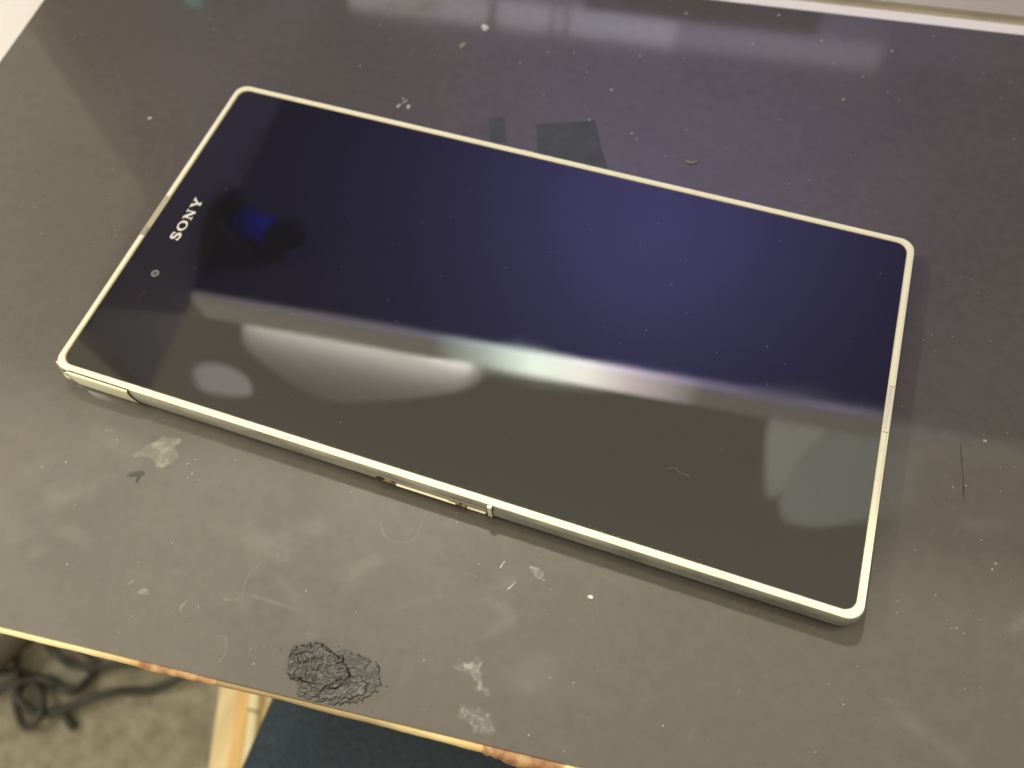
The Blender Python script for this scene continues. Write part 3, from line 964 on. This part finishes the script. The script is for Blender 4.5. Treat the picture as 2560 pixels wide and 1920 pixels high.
# dock contacts in the middle of the near side
dock = MB()
dock.box(-9.9, 15.0, FY - 0.10, FY + 0.25, -5.3, -2.6)
dk = dock.build("dock_connector", mat("dock_grey", (0.40, 0.385, 0.33), 0.35), phone, bevel=0.04)
mb = MB()
mb.add([(-5.3, FY + 0.1, -3.75), (8.1, FY + 0.1, -3.75), (8.1, FY - 0.46, -4.35), (-5.3, FY - 0.46, -4.35), (-5.3, FY + 0.1, -4.9), (8.1, FY + 0.1, -4.9)], [(0, 1, 2, 3), (3, 2, 5, 4), (0, 3, 4), (1, 5, 2)])
mb.build("contact_strip", M_LIP, dk)
mb = MB()
for x, z, rx, rz in ((-8.75, -3.75, 0.95, 0.55), (-5.7, -3.6, 0.26, 0.36), (9.35, -3.9, 0.24, 0.30)):
    mb.add([(x + rx * math.cos(6.283 * q / 16), FY - 0.34 + 0.42 * math.sin(6.283 * q / 16) * rz, z + 0.7 + rz * math.sin(6.283 * q / 16)) for q in range(16)], [tuple(range(16))])
mb.build("contact_hole", M_GAP, dk)
for x, z, rx, rz in ((-7.1, -3.9, 0.75, 0.6), (7.3, -3.5, 0.8, 0.45), (8.6, -3.9, 0.65, 0.5), (9.9, -4.4, 0.6, 0.6)):
    mb = MB()
    ring = [(x + rx * math.cos(6.283 * q / 14), FY - 0.28 + 0.3 * rz * math.sin(6.283 * q / 14), z + 0.4 + rz * math.sin(6.283 * q / 14)) for q in range(14)]
    mb.add(ring + [(x, FY - 0.50, z + 0.4)], [(q, (q + 1) % 14, 14) for q in range(14)])
    mb.build("contact_pin", M_GOLD, dk, smooth=True)
mb = MB()
mb.add([(10.7, FY + 0.1, -3.8), (14.7, FY + 0.1, -3.8), (14.7, FY - 0.42, -4.5), (10.7, FY - 0.42, -4.5), (10.7, FY + 0.1, -5.6), (14.7, FY + 0.1, -5.6)], [(0, 1, 2, 3), (3, 2, 5, 4), (0, 3, 4), (1, 5, 2)])
mb.build("dock_lip", M_LIP, dk)
mb = MB()
mb.box(15.2, 16.2, FY - 0.22, FY + 0.42, -5.9, 0.05)
mb.build("antenna_break", M_FRAME, phone, bevel=0.1)
mb = MB()
mb.box(14.98, 15.19, FY - 0.12, FY + 0.36, -5.9, -0.05)
mb.box(16.21, 16.35, FY - 0.10, FY + 0.36, -5.9, -0.2)
mb.build("break_seam", M_GAP, phone)

# ================================================================= behind and left of the board
led = thing("white_ledge", "white ledge with a tan groove behind the back edge of the board", "ledge", room(0, 125, -9))
mb = MB()
mb.box(-160, 420, 119.9, 125.6, -12, -8.0, room)
mb.build("white_strip", M_WHITE, led)
mb = MB()
mb.box(-160, 420, 125.6, 129.6, -14, -9.6, room)
mb.build("groove", M_TAN, led)
mb = MB()
mb.box(-160, 420, 129.6, 300, -14, -8.0, room)
mb.build("back_strip", M_BEIGE, led)
mb = MB()
mb.box(-700, -163.6, -20, 420, -30, -8.5, room)
tag(mb.build("white_table", M_WHITE, bevel=0.5), "bright white table top beyond the left end of the dark board", "table")

# ================================================================= below the board
ZF = -450
mb = MB()
mb.add([room(-1600, -1600, ZF), room(1600, -1600, ZF), room(1600, 1600, ZF), room(-1600, 1600, ZF)], [(0, 1, 2, 3)])
tag(mb.build("floor", M_CARPET), kind="structure")
cables = (([(-345, -118), (-333, -125), (-317, -131), (-307, -132), (-295, -130), (-278, -123), (-258, -114), (-225, -104)], 3.0, "black cable curving just below the board's front edge, uppermost of three"),
          ([(-380, -185), (-353, -169), (-340, -157), (-328, -149), (-314, -148), (-304, -149), (-295, -147), (-293, -136), (-288, -128)], 3.3, "black cable bending to a sharp kink in the middle of the tangle"),
          ([(-338, -150), (-335, -161), (-327, -166), (-314, -169), (-301, -163), (-287, -153), (-268, -139), (-247, -130), (-234, -122), (-218, -106)], 3.2, "black cable sweeping in the lowest loop over the carpet"))
cables += (([(-372, -120), (-352, -138), (-338, -158), (-331, -172), (-318, -180), (-309, -172), (-316, -158), (-333, -150), (-352, -152), (-378, -170)], 2.6, "thin black cable coiled tightly at the left end of the tangle"),
           ([(-262, -108), (-274, -117), (-283, -126), (-290, -128), (-300, -124), (-316, -117), (-335, -112)], 2.6, "thin black cable joining the uppermost one near the desk edge"))
for pts, r, lab in cables:
    mb = MB()
    mb.tube(smooth_path([(x, y, ZF + r + 1 + 8 * abs(math.sin(i * 0.9))) for i, (x, y) in enumerate(pts)], 7), r, 10)
    tag(mb.build("cable", M_CABLE, smooth=True), lab, "cable", "black cables on the carpet")
mb = MB()
mb.tube(smooth_path([(-297, -163, ZF + 6), (-291, -167, ZF + 5), (-285, -170, ZF + 4)], 5), 3.0, 8)
tag(mb.build("cable_end", M_CABLE, smooth=True), "short grey cable stub pointing away below the lowest loop", "cable")
mb = MB()
mb.tube(smooth_path([(-344, -118, ZF + 22), (-350, -132, ZF + 24), (-358, -146, ZF + 22), (-372, -158, ZF + 18), (-395, -168, ZF + 14)], 6), 10, 12)
tag(mb.build("cable_bundle", M_CORD, smooth=True), "thick dark brown cable bundle at the left edge of the picture", "cable")

ch = thing("chair", "chair with navy seat and pale wooden side rail under the front edge", "chair", (60, -250, ZF))
ZS = -150
mb = MB()
n, mth = 30, 30
vs = []
for j in range(mth + 1):
    for i in range(n + 1):
        x = -62 + 420 * i / n
        y = -40 - 125 * j / mth
        e = min(1, min(i, n - i) / 0.8, min(j, mth - j) / 0.8)
        vs.append((x - 0.04 * (y + 98) * 0, y, ZS - 6 * (1 - e) + 1.2 * noise.noise(Vector((x * 0.02, y * 0.02, 1)))))
N = n + 1
fs = [(j * N + i, j * N + i + 1, (j + 1) * N + i + 1, (j + 1) * N + i) for i in range(n) for j in range(mth)]
mb.add(vs, fs)
mb.box(-61, 357, -164, -41, ZS - 45, ZS - 7)
mb.build("seat", M_NAVY, ch, smooth=False)
mb = MB()
mb.box(14, 480, -195, -168, -95, 560)  # unseen slab added to keep front light off the phone's near side
mb.build("light_blocker", M_NAVY, ch, bevel=12)
def rail(name, x0, x1, z0, z1, m, y0=-40, y1=-420):
    """a bar of the seat frame; x0 and x1 are where it passes under the board's edge"""
    sk = -0.36
    mb = MB()
    q = [(x + sk * (y + 106), y) for x, y in ((x0, y0), (x1, y0), (x1, y1), (x0, y1))]
    mb.prism(q, z0, z1)
    return mb.build(name, m, ch, bevel=0.7)


rail("side_panel", -141.0, -130.0, -332, -302, M_WOODP)
rail("side_rail", -129.8, -121.6, -330, -299.5, M_WOOD)
rail("highlight_strip", -121.2, -116.0, -322, -297, M_WOODC, -40, -110)
rail("highlight_strip", -121.2, -116.2, -322, -298.5, M_WOODC, -110.9, -420)
rail("seat_frame", -115.7, -70.0, -330, -303, M_WOODP)
for x, y in ((-130, -30), (-10, -400), (340, -60), (340, -400)):
    mb = MB()
    mb.box(x - 12, x + 12, y - 12, y + 12, ZF, -333)
    mb.build("leg", M_WOOD, ch, bevel=1)

# ================================================================= hutch, lamps and added glow pieces overhead (most show as reflections)
hut = thing("desk_hutch", "open hutch shelf with a pale front lip standing over the board", "shelf", room(0, 350, -8))
mb = MB()
mb.box(-283, 700, 163.5, 500, 320, 345, room)
mb.build("shelf_board", M_UNDER, hut)
mb = MB()
mb.box(-283, 700, 161, 163.4, 319.8, 350, room)
mb.build("shelf_lip", M_STRIP, hut)
mb = MB()
mb.box(-300, -283.2, 82, 500, 243, 326, room)
mb.build("side_board", M_SIDE, hut)
mb = MB()
mb.box(-300, -283.2, 191, 500, -8, 242.8, room)
mb.build("side_board", M_SIDE, hut)
mb = MB()
mb.box(-282.8, 700, 500.2, 515, -8, 345, room)
mb.build("back_board", M_WALL, hut)
la = thing("desk_lamp", "slim tube lamp fixed along the shelf lip, its faint ends glowing for the lit lip", "lamp", room(-8, 158, 335))
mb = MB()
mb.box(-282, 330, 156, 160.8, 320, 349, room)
mb.build("glow_panel", M_DIFF, la, bevel=1.0)
lc = thing("ceiling_lamp", "long tube lamp with white reflector hanging overhead", "lamp", room(-530, 640, 1300))
mb = MB()
mb.tube([room(-812, 672, 1300), room(-270, 640, 1300)], 16, 12)
mb.build("tube", M_TUBE, lc, smooth=True)
mb = MB()
mb.prism([room(x, y, 0)[:2] for x, y in rounded(((-821, 660), (-789, 592), (-670, 535), (-560, 500), (-436, 528), (-362, 555), (-253, 598), (-240, 700), (-821, 740)))], 1345, 1352)
mb.build("reflector", M_HOUSE, lc)
hb = thing("added_shadow_bulb", "unseen bare bulb added on a thin stand on top of the hutch shelf", "lamp", room(-200, 480, 345))  # added bulb, hidden behind the lip, casts the shadow in front of the phone
mb = MB()
mb.tube([room(-212, 463, 900), room(-188, 463, 900)], 12, 16)
mb.build("bulb", M_BULB, hb, smooth=True)
mb = MB()
mb.tube([room(-200, 463, 914), room(-200, 463, 917), room(-200, 463, 930)], [17, 17, 6], 20)
mb.build("shade", M_HOUSE, hb)
mb = MB()
mb.tube([room(-200, 470, 900), room(-200, 478, 700), room(-200, 480, 345.5)], 5, 8)
mb.build("stand", M_CABLE, hb)
lb = thing("ceiling_lamp", "slim tube lamp hanging overhead left of the board", "lamp", room(-1150, 210, 1300))
mb = MB()
mb.tube([room(-1225, -460, 1300), room(-1225, 150, 1300)], 12, 16)
mb.build("tube", M_BULB2, lb, smooth=True)
lp = thing("added_glow_panels", "two dim glowing panels added overhead for a pale reflection in the glass", "lamp", room(450, 560, 1305))  # added glow for the pale patch reflected at the glass's right end
for pts, m_ in (((343, 672), (494, 662), (414, 552), (384, 479), (355, 456)), M_PANEL), (((380, 470), (418, 553), (496, 658), (640, 660), (640, 500), (470, 425), (391, 420)), M_PANEL2):
    mb = MB()
    mb.prism([room(x, y, 0)[:2] for x, y in rounded(pts)], 1300, 1310)
    mb.build("glow_panel", m_, lp)
mb = MB()
mb.prism([room(x, y, 0)[:2] for x, y in rounded(((-857, 508), (-806, 528), (-735, 513), (-705, 471), (-764, 459), (-828, 460)))], 1300, 1310)
tag(mb.build("added_glow_patch", M_PANEL3, origin=room(-780, 490, 1300)), "small dim glowing patch added overhead to the left", "lamp")  # added glow for a soft pale patch mirrored in the glass
mb = MB()
mb.tube([room(-283, 304, 168), room(-280, 304, 168)], 9, 16)
tag(mb.build("indicator_light", mat("teal_glow", (0.1, 0.3, 0.3), 0.4, emit=(0.15, 1.0, 0.80), emit_s=1.7), hut))
tb = thing("violet_glow_box", "dark box with a violet blue glowing top, added under the hutch shelf to tint it", "display", room(40, 300, -8))  # added glow that turns the shelf's underside violet
mb = MB()
mb.box(-20, 100, 266, 346, -7.9, 118, room)
mb.build("body", M_GAP, tb, bevel=1)
mb = MB()
mb.box(-14, 94, 271, 341, 118.1, 118.6, room)
mb.build("glowing_top", M_MON, tb)
hk = thing("cable_clip", "dark bent cable clip with a blue jacket hanging under the hutch shelf", "clip", room(-250, 210, 318))
mb = MB()
mb.tube(smooth_path([room(-272, 240, 300), room(-266, 222, 298), room(-246, 207, 297), room(-228, 205, 297), room(-208, 214, 299)], 6), [4, 5, 6, 7, 8, 10, 10, 10, 11, 11, 11, 11, 11, 11, 11, 11, 11, 10, 10, 10, 10, 10, 10, 9, 7], 10)
mb.build("loop", M_CABLE, hk, smooth=True)
mb = MB()
mb.tube([room(-253, 211.5, 295.5), room(-241, 206.5, 295), room(-230, 205.5, 295)], 11.6, 12)
mb.build("jacket", M_BLUE, hk, smooth=True)
mb = MB()
mb.tube([room(-250, 207, 297), room(-250, 207, 320)], 3, 8)
mb.build("peg", M_CABLE, hk)
bl = thing("glow_item_row", "row of pale items under the back of the shelf, with an added glow", "lamp", room(0, 540, 300))  # emission added so these pale items mirror brightly in the board
for x0, x1 in ((-268, -140), (-129, -83), (-76, -71), (-64, 30)):
    mb = MB()
    mb.box(x0, x1, 487, 500, 301, 318.5, room)
    mb.build("glow_panel", M_BACKL, bl)
mb = MB()
mb.box(30.5, 200, 487, 500, 302, 318, room)
mb.build("glow_panel", M_BACKD, bl)
